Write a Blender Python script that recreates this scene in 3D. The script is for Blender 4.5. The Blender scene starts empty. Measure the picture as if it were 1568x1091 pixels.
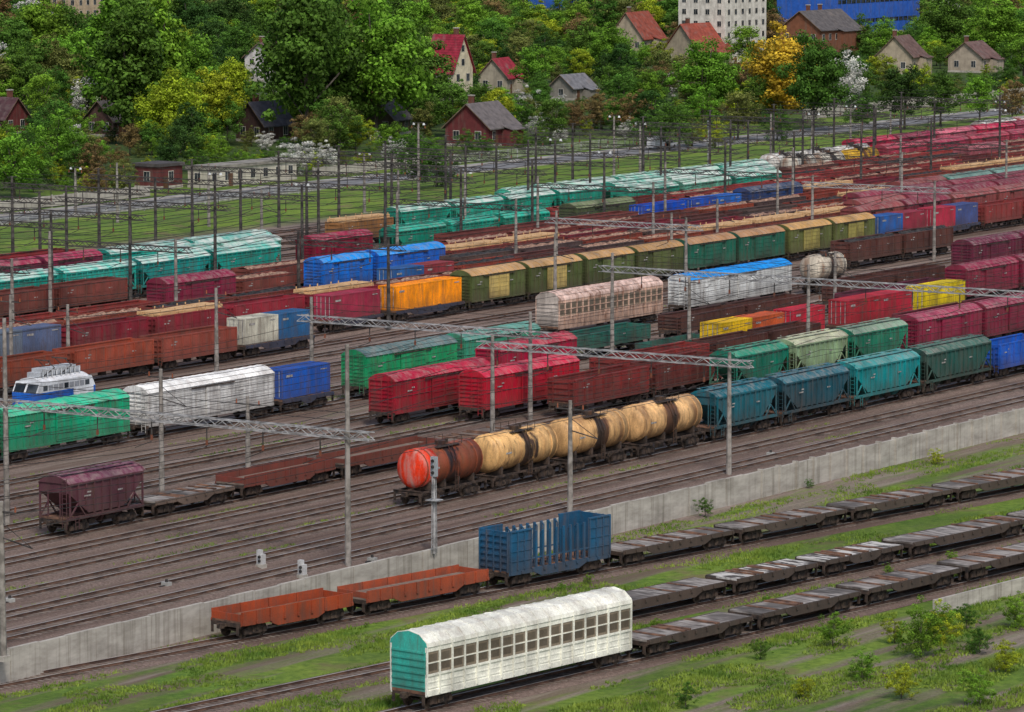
import bpy, math, random
import numpy as np
from mathutils import Vector, Matrix, noise
random.seed(7)
scene=bpy.context.scene
# ------------------------------------------------------------------ survey
H=52.0; F=6500.0
cp=math.cos(math.atan(757/F)); sp=math.sin(math.atan(757/F))
TH=math.atan(4316/F*cp)
ct,st=math.cos(TH),math.sin(TH)
FW=Vector((ct*cp,st*cp,-sp)); RT=Vector((st,-ct,0)); UP=RT.cross(FW)
def pt(u,v,z=0.0):
    d=FW*F+RT*(u-784)+UP*(545.5-v)
    t=(z-H)/d.z
    return Vector((d.x*t,d.y*t,z))
class Line:
    def __init__(s,o,e,z): s.o=Vector((o[0],o[1])); s.e=Vector((e[0],e[1])).normalized(); s.z=z; s.n=Vector((-s.e.y,s.e.x))
    def s_of(s,u,off=-1.5,z=1.2):
        k=(u-784)/F; o=s.o+s.n*off
        r=Vector((st,-ct)); f=Vector((ct,st)); zz=s.z+z
        return (k*((o.dot(f))*cp+(H-zz)*sp)-o.dot(r))/(s.e.dot(r)-k*s.e.dot(f)*cp)
    def at(s,x): p=s.o+s.e*x; return (p.x,p.y)
    def ang(s): return math.atan2(s.e.y,s.e.x)
def YT(T,z=0.0): return Line((0,T),(1,0),z)
# ------------------------------------------------------------------ materials
def hx(h,k=1.0,ds=0.0):
    r=[int(h[i:i+2],16)/255 for i in (0,2,4)]
    r=[(c/12.92 if c<=.04045 else ((c+.055)/1.055)**2.4)*k for c in r]
    g=.3*r[0]+.55*r[1]+.15*r[2]
    return tuple(max(0.004,c*(1-ds)+g*ds) for c in r)
MATS={}
class G:
    def __init__(s,name):
        s.m=bpy.data.materials.new(name); s.m.use_nodes=True; s.t=s.m.node_tree; s.b=s.t.nodes['Principled BSDF']
        s.b.inputs['Specular IOR Level'].default_value=.3
    def n(s,t,**k):
        x=s.t.nodes.new(t)
        for a,b in k.items(): setattr(x,a,b)
        return x
    def l(s,a,b): s.t.links.new(a,b)
    def coords(s,scale=(1,1,1),rnd=True):
        tc=s.n('ShaderNodeTexCoord'); mp=s.n('ShaderNodeMapping'); mp.inputs['Scale'].default_value=scale
        if rnd:
            oi=s.n('ShaderNodeObjectInfo'); vm=s.n('ShaderNodeVectorMath',operation='SCALE'); vm.inputs[0].default_value=(93,57,31); s.l(oi.outputs['Random'],vm.inputs['Scale'])
            ad=s.n('ShaderNodeVectorMath',operation='ADD'); s.l(tc.outputs['Object'],ad.inputs[0]); s.l(vm.outputs[0],ad.inputs[1]); s.l(ad.outputs[0],mp.inputs['Vector'])
        else: s.l(tc.outputs['Object'],mp.inputs['Vector'])
        return mp.outputs[0],tc.outputs['Object']
    def noise(s,vec,sc,det=5,a=.4,b=.6,lo=0,hi=1,rough=.55):
        nz=s.n('ShaderNodeTexNoise'); nz.inputs['Scale'].default_value=sc; nz.inputs['Detail'].default_value=det; nz.inputs['Roughness'].default_value=rough
        s.l(vec,nz.inputs['Vector']); return s.mr(nz.outputs[0],a,b,lo,hi)
    def mr(s,x,a,b,lo,hi):
        m=s.n('ShaderNodeMapRange')
        for i,v in enumerate((a,b,lo,hi)): m.inputs[i+1].default_value=v
        s.l(x,m.inputs[0]); return m.outputs[0]
    def math(s,op,a,b=None):
        m=s.n('ShaderNodeMath',operation=op)
        for i,x in enumerate((a,b)):
            if x is None: continue
            if isinstance(x,(int,float)): m.inputs[i].default_value=x
            else: s.l(x,m.inputs[i])
        return m.outputs[0]
    def mix(s,f,a,b,mode='MIX'):
        m=s.n('ShaderNodeMix',data_type='RGBA',blend_type=mode)
        for i,x in ((0,f),(6,a),(7,b)):
            if isinstance(x,(int,float)): m.inputs[i].default_value=x
            elif isinstance(x,tuple): m.inputs[i].default_value=(*x,1)
            else: s.l(x,m.inputs[i])
        return m.outputs[2]
    def scale(s,c,k):
        v=s.n('ShaderNodeVectorMath',operation='SCALE')
        if isinstance(c,tuple): v.inputs[0].default_value=c
        else: s.l(c,v.inputs[0])
        if isinstance(k,(int,float)): v.inputs['Scale'].default_value=k
        else: s.l(k,v.inputs['Scale'])
        return v.outputs[0]
    def out(s,c,rough=.7,bump=None,bs=.3,bd=.05):
        s.l(c,s.b.inputs['Base Color'])
        if isinstance(rough,(int,float)): s.b.inputs['Roughness'].default_value=rough
        else: s.l(rough,s.b.inputs['Roughness'])
        if bump is not None:
            b=s.n('ShaderNodeBump'); b.inputs['Strength'].default_value=bs; b.inputs['Distance'].default_value=bd; s.l(bump,b.inputs['Height']); s.l(b.outputs[0],s.b.inputs['Normal'])
        return s.m
def M(key):
    if key in MATS: return MATS[key]
    kind,_,h=key.partition(':')
    g=G(key.replace(':','_'))
    if kind in('paint','roof','dusty','rusty','tank','tankend','plain'):
        base=hx(h,1.08,-.10)
        v,tc=g.coords((.9,.9,.22))
        v2,_=g.coords((1,1,1))
        oi=g.n('ShaderNodeObjectInfo')
        val=g.noise(v2,.45,3,.3,.7,.7,1.28)
        fine=g.noise(v2,9,5,.3,.7,.82,1.15)
        c=g.scale(g.scale(g.scale(base,val),fine),g.mr(oi.outputs['Random'],0,1,.85,1.18))
        dirt,dc={'paint':(.55,(.10,.065,.05)),'roof':(.62,(.33,.28,.25)),'dusty':(1.0,(.62,.65,.61)),'rusty':(.97,(.19,.085,.05)),'tank':(.6,(.12,.06,.035)),'tankend':(.85,(.42,.33,.29)),'plain':(.3,(.16,.135,.12))}[kind]
        if kind=='dusty': n1=g.noise(v2,.7,8,.34,.6,.15,.92,.6)
        else: n1=g.noise(v,1.7,8,.44,.70,0,dirt,.68)
        c=g.mix(n1,c,dc)
        if kind in('paint','rusty'):
            vs,_=g.coords((2.4,2.4,.12))
            c=g.mix(g.noise(vs,1.3,5,.52,.74,0,.45),c,(.14,.10,.08))
            sx=g.n('ShaderNodeSeparateXYZ'); g.l(tc,sx.inputs[0])
            zg=g.mr(sx.outputs[2],2.5,1.0,0,.45)
            c=g.mix(zg,c,(.075,.055,.045))
        if kind=='tank':
            sx=g.n('ShaderNodeSeparateXYZ'); g.l(tc,sx.inputs[0])
            ax=g.math('ABSOLUTE',sx.outputs[0])
            nn=g.noise(v,1.1,5,.3,.7,-1.0,.9)
            st_=g.mr(g.math('ADD',ax,nn),.6,1.15,.96,0)
            c=g.mix(st_,c,(.018,.015,.018))
            n3=g.noise(v,.8,6,.48,.70,0,.75)
            c=g.mix(n3,c,(.20,.085,.04))
            n4=g.noise(g.coords((2.2,2.2,.3))[0],1.2,6,.56,.72,0,.7)
            c=g.mix(n4,c,(.05,.035,.03))
            zg=g.mr(sx.outputs[2],2.4,1.2,0,.65); c=g.mix(zg,c,(.09,.055,.04))
        return MATS.setdefault(key,g.out(c,.5 if kind=='tank' else .62))
    v,tc=g.coords((1,1,1))
    if key=='under':
        c=g.mix(g.noise(v,2.2,6,.35,.7),(.022,.019,.018),(.10,.068,.052)); m=g.out(c,.8)
    elif key=='wheel':
        c=g.mix(g.noise(v,4,4),(.025,.02,.019),(.09,.065,.05)); m=g.out(c,.6)
    elif key=='mark':
        c=g.mix(g.noise(v,5,3),(.42,.41,.39),(.20,.18,.17)); m=g.out(c,.7)
    elif key=='rust':
        c=g.mix(g.noise(v,1.5,8,.35,.65),(.07,.042,.034),(.25,.13,.08)); m=g.out(c,.9)
    elif key=='dark':
        c=g.mix(g.noise(v,2,4),(.014,.014,.015),(.05,.046,.044)); m=g.out(c,.8)
    elif key=='glass':
        c=g.mix(g.noise(v,.6,2),(.015,.02,.025),(.06,.07,.08)); m=g.out(c,.15)
    elif key=='deck':
        w=g.noise(g.coords((9,.6,1))[0],1.5,4,.35,.65); c=g.mix(w,(.10,.075,.06),(.27,.21,.17)); m=g.out(c,.9)
    elif key=='deckgrey':
        a=g.noise(g.coords((5,.5,1))[0],1.2,6,.42,.62); a2=g.noise(v,.35,4,.4,.6)
        c=g.mix(a,g.mix(a2,(.07,.06,.056),(.17,.14,.125)),(.40,.37,.345)); c=g.mix(g.noise(v,.22,3,.5,.6,0,.7),c,(.05,.043,.04)); m=g.out(c,.9)
    elif key=='deckpale':
        a=g.noise(g.coords((3,.8,1))[0],.9,5,.45,.55); c=g.mix(a,(.07,.06,.055),(.55,.53,.50)); m=g.out(c,.9)
    elif key=='lumber':
        a=g.noise(g.coords((.5,6,6))[0],1.4,4,.3,.7); c=g.mix(a,(.38,.20,.09),(.78,.53,.28)); m=g.out(c,.85)
    elif key=='scrap':
        a=g.noise(v,3,8,.35,.65); c=g.mix(a,(.14,.075,.055),(.44,.28,.20)); m=g.out(c,.9,a,.6,.1)
    elif key=='railside':
        c=g.mix(g.noise(v,1,4),(.065,.038,.03),(.15,.085,.06)); m=g.out(c,.8)
    elif key=='railtop':
        g.b.inputs['Metallic'].default_value=.4; c=g.mix(g.noise(v,.3,3),(.40,.37,.35),(.62,.59,.57)); m=g.out(c,.4)
    elif key=='sleeper':
        c=g.mix(g.noise(v,.6,6,.35,.65),(.075,.058,.048),(.24,.20,.17)); m=g.out(c,.9)
    elif key=='ballast':
        v,_=g.coords((1,1,1),False); vs,_=g.coords((.04,1,1),False)
        a=g.noise(v,5,8,.3,.7,rough=.75); c=g.mix(a,(.085,.06,.05),(.34,.25,.21))
        c=g.mix(g.noise(vs,.5,4,.42,.62,0,.75),c,(.085,.052,.04))
        m=g.out(c,.95,a,.8,.08)
    elif key=='concrete':
        v,_=g.coords((.25,.25,.8),False); a=g.noise(v,1.2,9,.3,.7,rough=.7); c=g.mix(a,(.26,.24,.21),(.54,.51,.455))
        st_=g.noise(g.coords((2.5,2.5,.12),False)[0],1,6,.5,.72,0,.6); c=g.mix(st_,c,(.14,.12,.095)); m=g.out(c,.9,a,.3,.03)
    elif key=='pole':
        a=g.noise(v,1.5,6); c=g.mix(a,(.16,.145,.13),(.31,.285,.26)); m=g.out(c,.9)
    elif key=='steel':
        a=g.noise(v,1.2,5); c=g.mix(a,(.18,.18,.18),(.44,.44,.44)); m=g.out(c,.6)
    elif key=='darksteel':
        a=g.noise(v,1.2,5); c=g.mix(a,(.03,.027,.026),(.095,.085,.078)); m=g.out(c,.7)
    elif key=='asphalt':
        v,_=g.coords((1,1,1),False); a=g.noise(v,.4,8); c=g.mix(a,(.14,.14,.145),(.22,.22,.225)); m=g.out(c,.85)
    elif key=='bark':
        a=g.noise(g.coords((3,3,.5))[0],2,6); c=g.mix(a,(.05,.04,.032),(.17,.145,.12)); m=g.out(c,.95)
    elif kind=='wallp':
        v,_=g.coords((1,1,1)); a=g.noise(v,.8,7,.3,.7,.72,1.12); c=g.scale(hx(h,1,0),a); c=g.mix(g.noise(g.coords((1,1,.15))[0],1.3,5,.48,.72,0,.45),c,(.14,.12,.10)); m=g.out(c,.9)
    elif kind=='tile':
        v,_=g.coords((1,1,1)); wv=g.n('ShaderNodeTexWave'); wv.inputs['Scale'].default_value=1.1; wv.inputs['Distortion'].default_value=.6; g.l(v,wv.inputs['Vector'])
        a=g.noise(v,.9,7,.3,.7,.6,1.25); c=g.scale(g.scale(hx(h,1.05,-.05),a),g.mr(wv.outputs['Fac'],0,1,.8,1.1)); c=g.mix(g.noise(v,.5,6,.52,.72,0,.5),c,(.2,.17,.155)); m=g.out(c,.85)
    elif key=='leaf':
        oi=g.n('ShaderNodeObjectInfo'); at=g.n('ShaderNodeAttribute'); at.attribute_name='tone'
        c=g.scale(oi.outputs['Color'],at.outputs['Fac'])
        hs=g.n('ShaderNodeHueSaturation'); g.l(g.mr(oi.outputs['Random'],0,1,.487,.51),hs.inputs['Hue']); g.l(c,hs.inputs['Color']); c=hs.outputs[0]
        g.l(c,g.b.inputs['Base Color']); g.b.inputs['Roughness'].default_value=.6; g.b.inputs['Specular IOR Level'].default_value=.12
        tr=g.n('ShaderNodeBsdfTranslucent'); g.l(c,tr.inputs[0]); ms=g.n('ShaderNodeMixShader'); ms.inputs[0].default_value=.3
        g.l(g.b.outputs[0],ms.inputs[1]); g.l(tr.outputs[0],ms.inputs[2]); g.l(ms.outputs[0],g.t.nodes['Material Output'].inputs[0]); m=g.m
    elif key=='grassblade':
        c=g.mix(g.noise(g.coords((1,1,1),False)[0],.35,4,.35,.65),(.075,.15,.014),(.23,.31,.04)); m=g.out(c,.7)
    elif key=='terrain':
        v,tc0=g.coords((1,1,1),False); vs,_=g.coords((.07,1,1),False)
        sx=g.n('ShaderNodeSeparateXYZ'); g.l(tc0,sx.inputs[0]); T=sx.outputs[1]
        a=g.noise(v,4,9,.3,.7,rough=.75); gr=g.mix(a,(.105,.078,.066),(.35,.27,.23))
        gr=g.mix(g.noise(vs,.35,5,.42,.6,0,.75),gr,(.13,.083,.064))
        gr=g.mix(g.noise(vs,.9,5,.52,.66,0,.55),gr,(.36,.30,.26))
        b=g.noise(v,1.6,8,.3,.7,rough=.7); b2=g.noise(v,.09,5,.35,.65)
        gs=g.mix(b,(.045,.105,.01),(.17,.29,.035)); gs=g.mix(b2,gs,g.mix(b,(.09,.155,.015),(.25,.34,.05)))
        gs=g.mix(g.noise(v,.25,6,.55,.68,0,.75),gs,(.20,.15,.08))
        gs=g.mix(g.noise(v,.06,6,.45,.6,0,.5),gs,(.04,.075,.015))
        gs=g.mix(g.mr(T,418,440,0,.8),gs,(.03,.055,.013))  # tree shade painted into the ground colour beyond the road
        far=g.mr(T,361,366,0,1)
        wn=g.noise(v,.4,6,.3,.7,-2.5,2.5)
        low=g.mr(g.math('ADD',T,wn),180.3,178.5,0,1)
        bare=g.noise(vs,.33,7,.45,.56,1,.1)
        low=g.math('MULTIPLY',low,bare)
        weeds=g.noise(vs,.55,8,.57,.66,0,.65,.7)
        lowyard=g.mr(T,262,200,.2,1); weeds=g.math('MULTIPLY',weeds,lowyard)
        mask=g.math('MAXIMUM',g.math('MAXIMUM',far,low),weeds)
        c=g.mix(mask,gr,gs); m=g.out(c,.95,a,.7,.1)
    else: raise Exception(key)
    MATS[key]=m; return m
# ------------------------------------------------------------------ mesh builder
class MB:
    def __init__(s): s.v=[];s.f=[];s.m=[];s.sm=[];s.k=[]
    def mi(s,mat):
        if mat not in s.k: s.k.append(mat)
        return s.k.index(mat)
    def face(s,idx,mat,sm=False): s.f.append(idx); s.m.append(s.mi(mat)); s.sm.append(sm)
    def hexa(s,p,mat,skip=()):
        b=len(s.v); s.v+=[tuple(q) for q in p]
        for i,q in enumerate(((3,2,1,0),(4,5,6,7),(0,1,5,4),(1,2,6,5),(2,3,7,6),(3,0,4,7))):
            if i not in skip: s.face([b+j for j in q],mat)
    def box(s,x0,x1,y0,y1,z0,z1,mat,skip=()):
        s.hexa([(x0,y0,z0),(x1,y0,z0),(x1,y1,z0),(x0,y1,z0),(x0,y0,z1),(x1,y0,z1),(x1,y1,z1),(x0,y1,z1)],mat,skip)
    def strut(s,p,q,r,mat):
        p=Vector(p);q=Vector(q);d=(q-p).normalized(); a=d.cross(Vector((0,0,1)))
        if a.length<.01: a=Vector((1,0,0))
        a.normalize(); b=d.cross(a)
        a*=r;b*=r
        s.hexa([p-a-b,p+a-b,p+a+b,p-a+b,q-a-b,q+a-b,q+a+b,q-a+b],mat)
    def prism(s,prof,x0,x1,mat,cap=None,axis='x',sm=False):
        b=len(s.v);n=len(prof)
        for x in (x0,x1):
            for a,c in prof: s.v.append((x,a,c) if axis=='x' else (a,x,c))
        for i in range(n):
            j=(i+1)%n; s.face([b+i,b+j,b+n+j,b+n+i],mat,sm)
        cap=cap or mat
        s.face([b+i for i in range(n)][::-1],cap); s.face([b+n+i for i in range(n)],cap)
    def lathe(s,rings,n,mat,axis='x',c=(0,0,0),sm=True):
        b=len(s.v)
        for x,r in rings:
            for i in range(n):
                t=2*math.pi*i/n; p,q=r*math.cos(t),r*math.sin(t)
                w=(x,p,q) if axis=='x' else ((p,x,q) if axis=='y' else (p,q,x))
                s.v.append((w[0]+c[0],w[1]+c[1],w[2]+c[2]))
        for k in range(len(rings)-1):
            for i in range(n):
                j=(i+1)%n; s.face([b+k*n+i,b+k*n+j,b+(k+1)*n+j,b+(k+1)*n+i],mat,sm)
        s.face([b+i for i in range(n)][::-1],mat); s.face([b+(len(rings)-1)*n+i for i in range(n)],mat)
    def mesh(s,name):
        me=bpy.data.meshes.new(name); me.from_pydata(s.v,[],s.f)
        for k in s.k: me.materials.append(M(k))
        me.polygons.foreach_set('material_index',s.m); me.polygons.foreach_set('use_smooth',s.sm)
        me.update(); return me
    def obj(s,name,loc=(0,0,0),rot=0,parent=None):
        o=bpy.data.objects.new(name,s.mesh(name)); scene.collection.objects.link(o); o.location=loc; o.rotation_euler[2]=rot
        if parent: o.parent=parent
        return o
# ------------------------------------------------------------------ wagons (x along track, -y near side, z=0 rail head)
def bogie(m,xc):
    for dx in(-.925,.925):
        for y in(-.8,.8):
            m.lathe([(y-.07,.475),(y+.07,.475)],14,'wheel','y',(xc+dx,0,.475),False)
        m.box(xc+dx-.07,xc+dx+.07,-.8,.8,.42,.54,'wheel')
        for y in(-1.08,1.08): m.box(xc+dx-.17,xc+dx+.17,y-.12,y+.12,.3,.62,'under')
    for y in(-1.04,1.04):
        m.prism([(xc-1.15,.62),(xc-1.15,.48),(xc-.5,.25),(xc+.5,.25),(xc+1.15,.48),(xc+1.15,.62),(xc+.5,.82),(xc-.5,.82)],y-.08,y+.08,'under',axis='y')
        for dx in(-.2,0,.2): m.lathe([(.3,.08),(.7,.08)],6,'wheel','z',(xc+dx,y*1.12,0),False)
    m.box(xc-.22,xc+.22,-1.0,1.0,.55,.82,'under')
def under(m,L):
    b=L/2-.6
    m.box(-b,b,-.28,.28,.8,1.13,'under')
    for s in(-1,1):
        m.box(s*b-.08,s*b+.08,-1.42,1.42,.85,1.13,'under')
        m.box(min(s*b,s*L/2),max(s*b,s*L/2),-.13,.13,.82,1.05,'wheel')
        m.box(s*(L/2-.05)-.18,s*(L/2-.05)+.18,-.2,.2,.76,1.1,'wheel')
        bogie(m,s*(L/2-2.3))
        for y in(-1.25,1.25): m.box(s*(b+.12)-.04,s*(b+.12)+.04,y-.1,y+.1,.35,.9,'under')
    m.lathe([(-.5,.2),(.5,.2)],10,'under','x',(1.0,-.75,.75),False)
    m.box(-1.6,-.8,-.95,-.5,.5,.85,'under')
    m.strut((-b+3.2,-.9,.55),(b-3.2,-.9,.6),.03,'under')
def marks(m,L,z,y=1.56):
    for x,w in((-L*.33,.8),(-L*.30,.45),(L*.22,.6)):
        for s in(-1,1): m.box(x-w/2,x+w/2,*sorted((s*y,s*(y+.012))),z+(.25 if w==.45 else 0),z+.11+(.25 if w==.45 else 0),'mark')
def ladder(m,x,y,z0,z1,mat,axis='x',w=.22):
    a=(lambda d:(x+d,y)) if axis=='x' else (lambda d:(x,y+d))
    for d in(-w,w): m.strut((*a(d),z0),(*a(d),z1),.022,mat)
    z=z0+.2
    while z<z1: m.strut((*a(-w),z),(*a(w),z),.018,mat); z+=.34
def arc(w,z0,h,n=8):
    return [(-w+2*w*i/n, z0+h*math.sin(math.pi*i/n)**.75) for i in range(n+1)]
def gondola(L,c,load=None,h=2.05):
    m=MB(); under(m,L); b=L/2-.62; P='paint:'+c; z0,z1=1.15,1.15+h
    m.box(-b,b,-1.45,1.45,z0,z0+.12,'rust')
    for s in(-1,1):
        y0,y1=sorted((s*1.42,s*1.50)); m.box(-b,b,y0,y1,z0+.121,z1,P)
        y0,y1=sorted((s*1.52,s*1.34)); m.box(-b-.05,b+.05,y0*1.01,y1*1.01,z1,z1+.12,P)
        y0,y1=sorted((s*1.42,s*1.585)); m.box(-b,b,y0,y1,z0-.18,z0+.12,P)
        n=max(5,int(round(L/1.75)))
        for i in range(n+1):
            x=-b+.08+(2*b-.16)*i/n; y0,y1=sorted((s*1.502,s*1.60)); m.box(x-.07,x+.07,y0,y1,z0+.122,z1-.002,P)
        for i in range(n):
            x=-b+.08+(2*b-.16)*(i+.5)/n; w=(2*b)/n*.33
            y0,y1=sorted((s*1.502,s*1.53)); m.box(x-w,x+w,y0,y1,z0+.25,z0+h*.4,P); m.box(x-w,x+w,y0,y1,z0+h*.48,z1-.15,P)
    for s in(-1,1):
        x0,x1=sorted((s*b,s*(b-.08))); m.box(x0,x1,-1.419,1.419,z0+.121,z1+.08,P)
        for k in range(4):
            z=z0+.25+k*h/4; x0,x1=sorted((s*(b+.002),s*(b+.09))); m.box(x0,x1,-1.38,1.38,z,z+.12,P)
        for y in(-.9,.9): x0,x1=sorted((s*(b+.092),s*(b+.15))); m.box(x0,x1,y-.06,y+.06,z0,z1,P)
    ladder(m,-b-.2,-1.25,.6,z1,P,'y'); marks(m,L,z0+h*.62,1.532)
    R=random.Random(len(c)+int(L*100))
    if load=='lumber':
        nb=3
        for i in range(nb):
            xa=-b+.2+(2*b-.4)*i/nb; xb=xa+(2*b-.4)/nb-.25
            for r in range(7):
                for q in range(3):
                    y=-1.3+r*.375; z=z1-.5+q*.34
                    j=R.uniform(-.12,.12); m.box(xa+j,xb+j,y,y+.35,z,z+.32+R.uniform(0,.02),'lumber')
            for xx in(xa+.6,xb-.6):
                for s in(-1,1): m.box(xx-.06,xx+.06,s*1.37-.04,s*1.37+.04,z1,z1+.75,'lumber')
    elif load in('scrap','coal'):
        mt='scrap' if load=='scrap' else 'dark'; nx,ny=22,5; b0=len(m.v)
        for i in range(nx+1):
            for j in range(ny+1):
                e=math.sin(math.pi*j/ny); m.v.append((-b+.1+(2*b-.2)*i/nx,-1.41+2.82*j/ny,z1-.35+.5*e+R.uniform(-.18,.18)))
        for i in range(nx):
            for j in range(ny): a=b0+i*(ny+1)+j; m.face([a,a+ny+1,a+ny+2,a+1],mt)
    return m
def boxcar(L,c,roof='roof',rc=None,h=2.75,style='rib',door=None,ah=.62):
    m=MB(); under(m,L); b=L/2-.6; P='paint:'+c; R_=roof+':'+(rc or c); z0,z1=1.1,1.1+h
    m.box(-b,b,-1.45,1.45,z0,z1,P)
    pr=arc(1.56,z1+.002,ah); m.prism(pr,-b-.12,b+.12,R_,P)
    n=int(L/1.15)
    for i in range(n+1):
        x=-b+2*b*i/n
        pr2=[(y*1.012,z+.035) for y,z in arc(1.56,z1+.002,ah)]; m.prism(pr2+[(1.5,z1+.003),(-1.5,z1+.003)],x-.05,x+.05,R_)
    for s in(-1,1):
        if style=='rib':
            k=int(L/.95)
            for i in range(k+1):
                x=-b+.06+(2*b-.12)*i/k
                y0,y1=sorted((s*1.452,s*1.535)); m.box(x-.05,x+.05,y0,y1,z0+.05,z1-.02,P)
            y0,y1=sorted((s*1.452,s*1.50)); m.box(-b,b,y0,y1,z0+h*.48,z0+h*.48+.08,P)
        else:
            k=11
            for i in range(k):
                z=z0+.2+i*(h-.3)/k; y0,y1=sorted((s*1.452,s*1.49)); m.box(-b+.03,b-.03,y0,y1,z,z+.1,P)
            for i in range(9):
                x=-b+.1+(2*b-.2)*i/8; y0,y1=sorted((s*1.491,s*1.505)); m.box(x-.03,x+.03,y0,y1,z0,z1,P)
        y0,y1=sorted((s*1.452,s*1.56)); m.box(-b,b,y0,y1,z0-.12,z0+.05,P)
        D='paint:'+(door or c)
        for x in((-1.05,1.05) if style=='rib' else (0,)):
            y0,y1=sorted((s*1.54,s*1.60)); m.box(x-1.0,x+1.0,y0,y1,z0+.08,z1-.2,D)
            for q in range(5): y0,y1=sorted((s*1.602,s*1.635)); z=z0+.25+q*.48; m.box(x-.93,x+.93,y0,y1,z,z+.07,D)
            for dx in(-.96,.96): y0,y1=sorted((s*1.602,s*1.65)); m.box(x+dx-.035,x+dx+.035,y0,y1,z0+.1,z1-.22,D)
        y0,y1=sorted((s*1.54,s*1.66)); m.box(-3.2,3.2,y0,y1,z1-.19,z1-.1,'under')
    for s in(-1,1):
        for q in range(7):
            z=z0+.2+q*(h-.3)/7; x0,x1=sorted((s*(b+.002),s*(b+.07))); m.box(x0,x1,-1.38,1.38,z,z+.14,P)
        for y in(-1.38,1.38): x0,x1=sorted((s*(b+.072),s*(b+.12))); m.box(x0,x1,y-.06,y+.06,z0,z1,P)
        x0,x1=sorted((s*(b+.072),s*(b+.12))); m.box(x0,x1,-.05,.05,z0,z1,P)
    ladder(m,-b-.18,-1.0,.5,z1+.2,P,'y'); marks(m,L,z0+h*.62,1.537)
    return m
def hopper(L,c,roof='roof',rc=None):
    m=MB(); under(m,L); b=L/2-.6; P='paint:'+c; R_=roof+':'+(rc or c); zt=3.8
    m.prism([(-b+.1,zt),(-b+.1,3.1),(-b+2.5,1.45),(b-2.5,1.45),(b-.1,3.1),(b-.1,zt)],-1.42,1.42,P,axis='y')
    m.prism(arc(1.5,zt+.002,.55),-b,b,R_,P)
    for s in(-1,1):
        y0,y1=sorted((s*1.3,s*1.53)); m.box(-b,b,y0,y1,1.1,1.33,P)
        y0,y1=sorted((s*1.42,s*1.55)); m.box(-b+.05,b-.05,y0,y1,zt-.14,zt,P)
        n=int(L/1.05)
        for i in range(n+1):
            x=-b+.16+(2*b-.32)*i/n; ax=abs(x); zb=1.33 if ax<b-2.5 else 1.45+(ax-(b-2.5))/2.4*1.65
            y0,y1=sorted((s*1.422,s*1.55)); m.box(x-.065,x+.065,y0,y1,zb,zt-.15,P)
            if i in(0,n): m.box(x-.06,x+.06,y0,y1,1.33,zb,P)
        for e in(-1,1):
            m.strut((e*(b-.16),s*1.47,1.33),(e*(b-1.2),s*1.47,2.3),.05,P)
            m.strut((e*(b-2.0),s*1.47,1.33),(e*(b-1.2),s*1.47,2.25),.05,P)
            m.strut((e*(b-.05),s*.6,1.33),(e*(b-.05),s*.6,3.1),.045,P)
    for x in(-b*.45,b*.45,-b*.15,b*.15):
        w=.85
        m.hexa([(x-.3,-.5,.45),(x+.3,-.5,.45),(x+.3,.5,.45),(x-.3,.5,.45),(x-w,-1.3,1.449),(x+w,-1.3,1.449),(x+w,1.3,1.449),(x-w,1.3,1.449)],P)
    for i in range(4):
        x=-b+1.5+(2*b-3)*i/3; m.lathe([(zt+.4,.36),(zt+.66,.36)],12,R_,'z',(x,0,0),False)
    m.box(-b+.2,b-.2,-.75,-.5,zt+.585,zt+.61,R_); m.box(-b+.2,b-.2,.5,.75,zt+.585,zt+.61,R_)
    for i in range(int(L/1.3)):
        x=-b+.4+i*1.3; m.prism([(y*1.01,z+.03) for y,z in arc(1.5,zt+.002,.55)]+[(1.45,zt+.004),(-1.45,zt+.004)],x-.04,x+.04,R_)
    m.box(-b,-b+1.9,-1.299,1.299,1.14,1.2,'rust'); m.box(b-1.9,b,-1.299,1.299,1.14,1.2,'rust')
    ladder(m,-b-.1,-1.15,.5,zt+.4,P,'y'); ladder(m,-b+.9,-1.6,.4,1.3,P); marks(m,L*.7,2.7,1.552)
    return m
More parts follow.
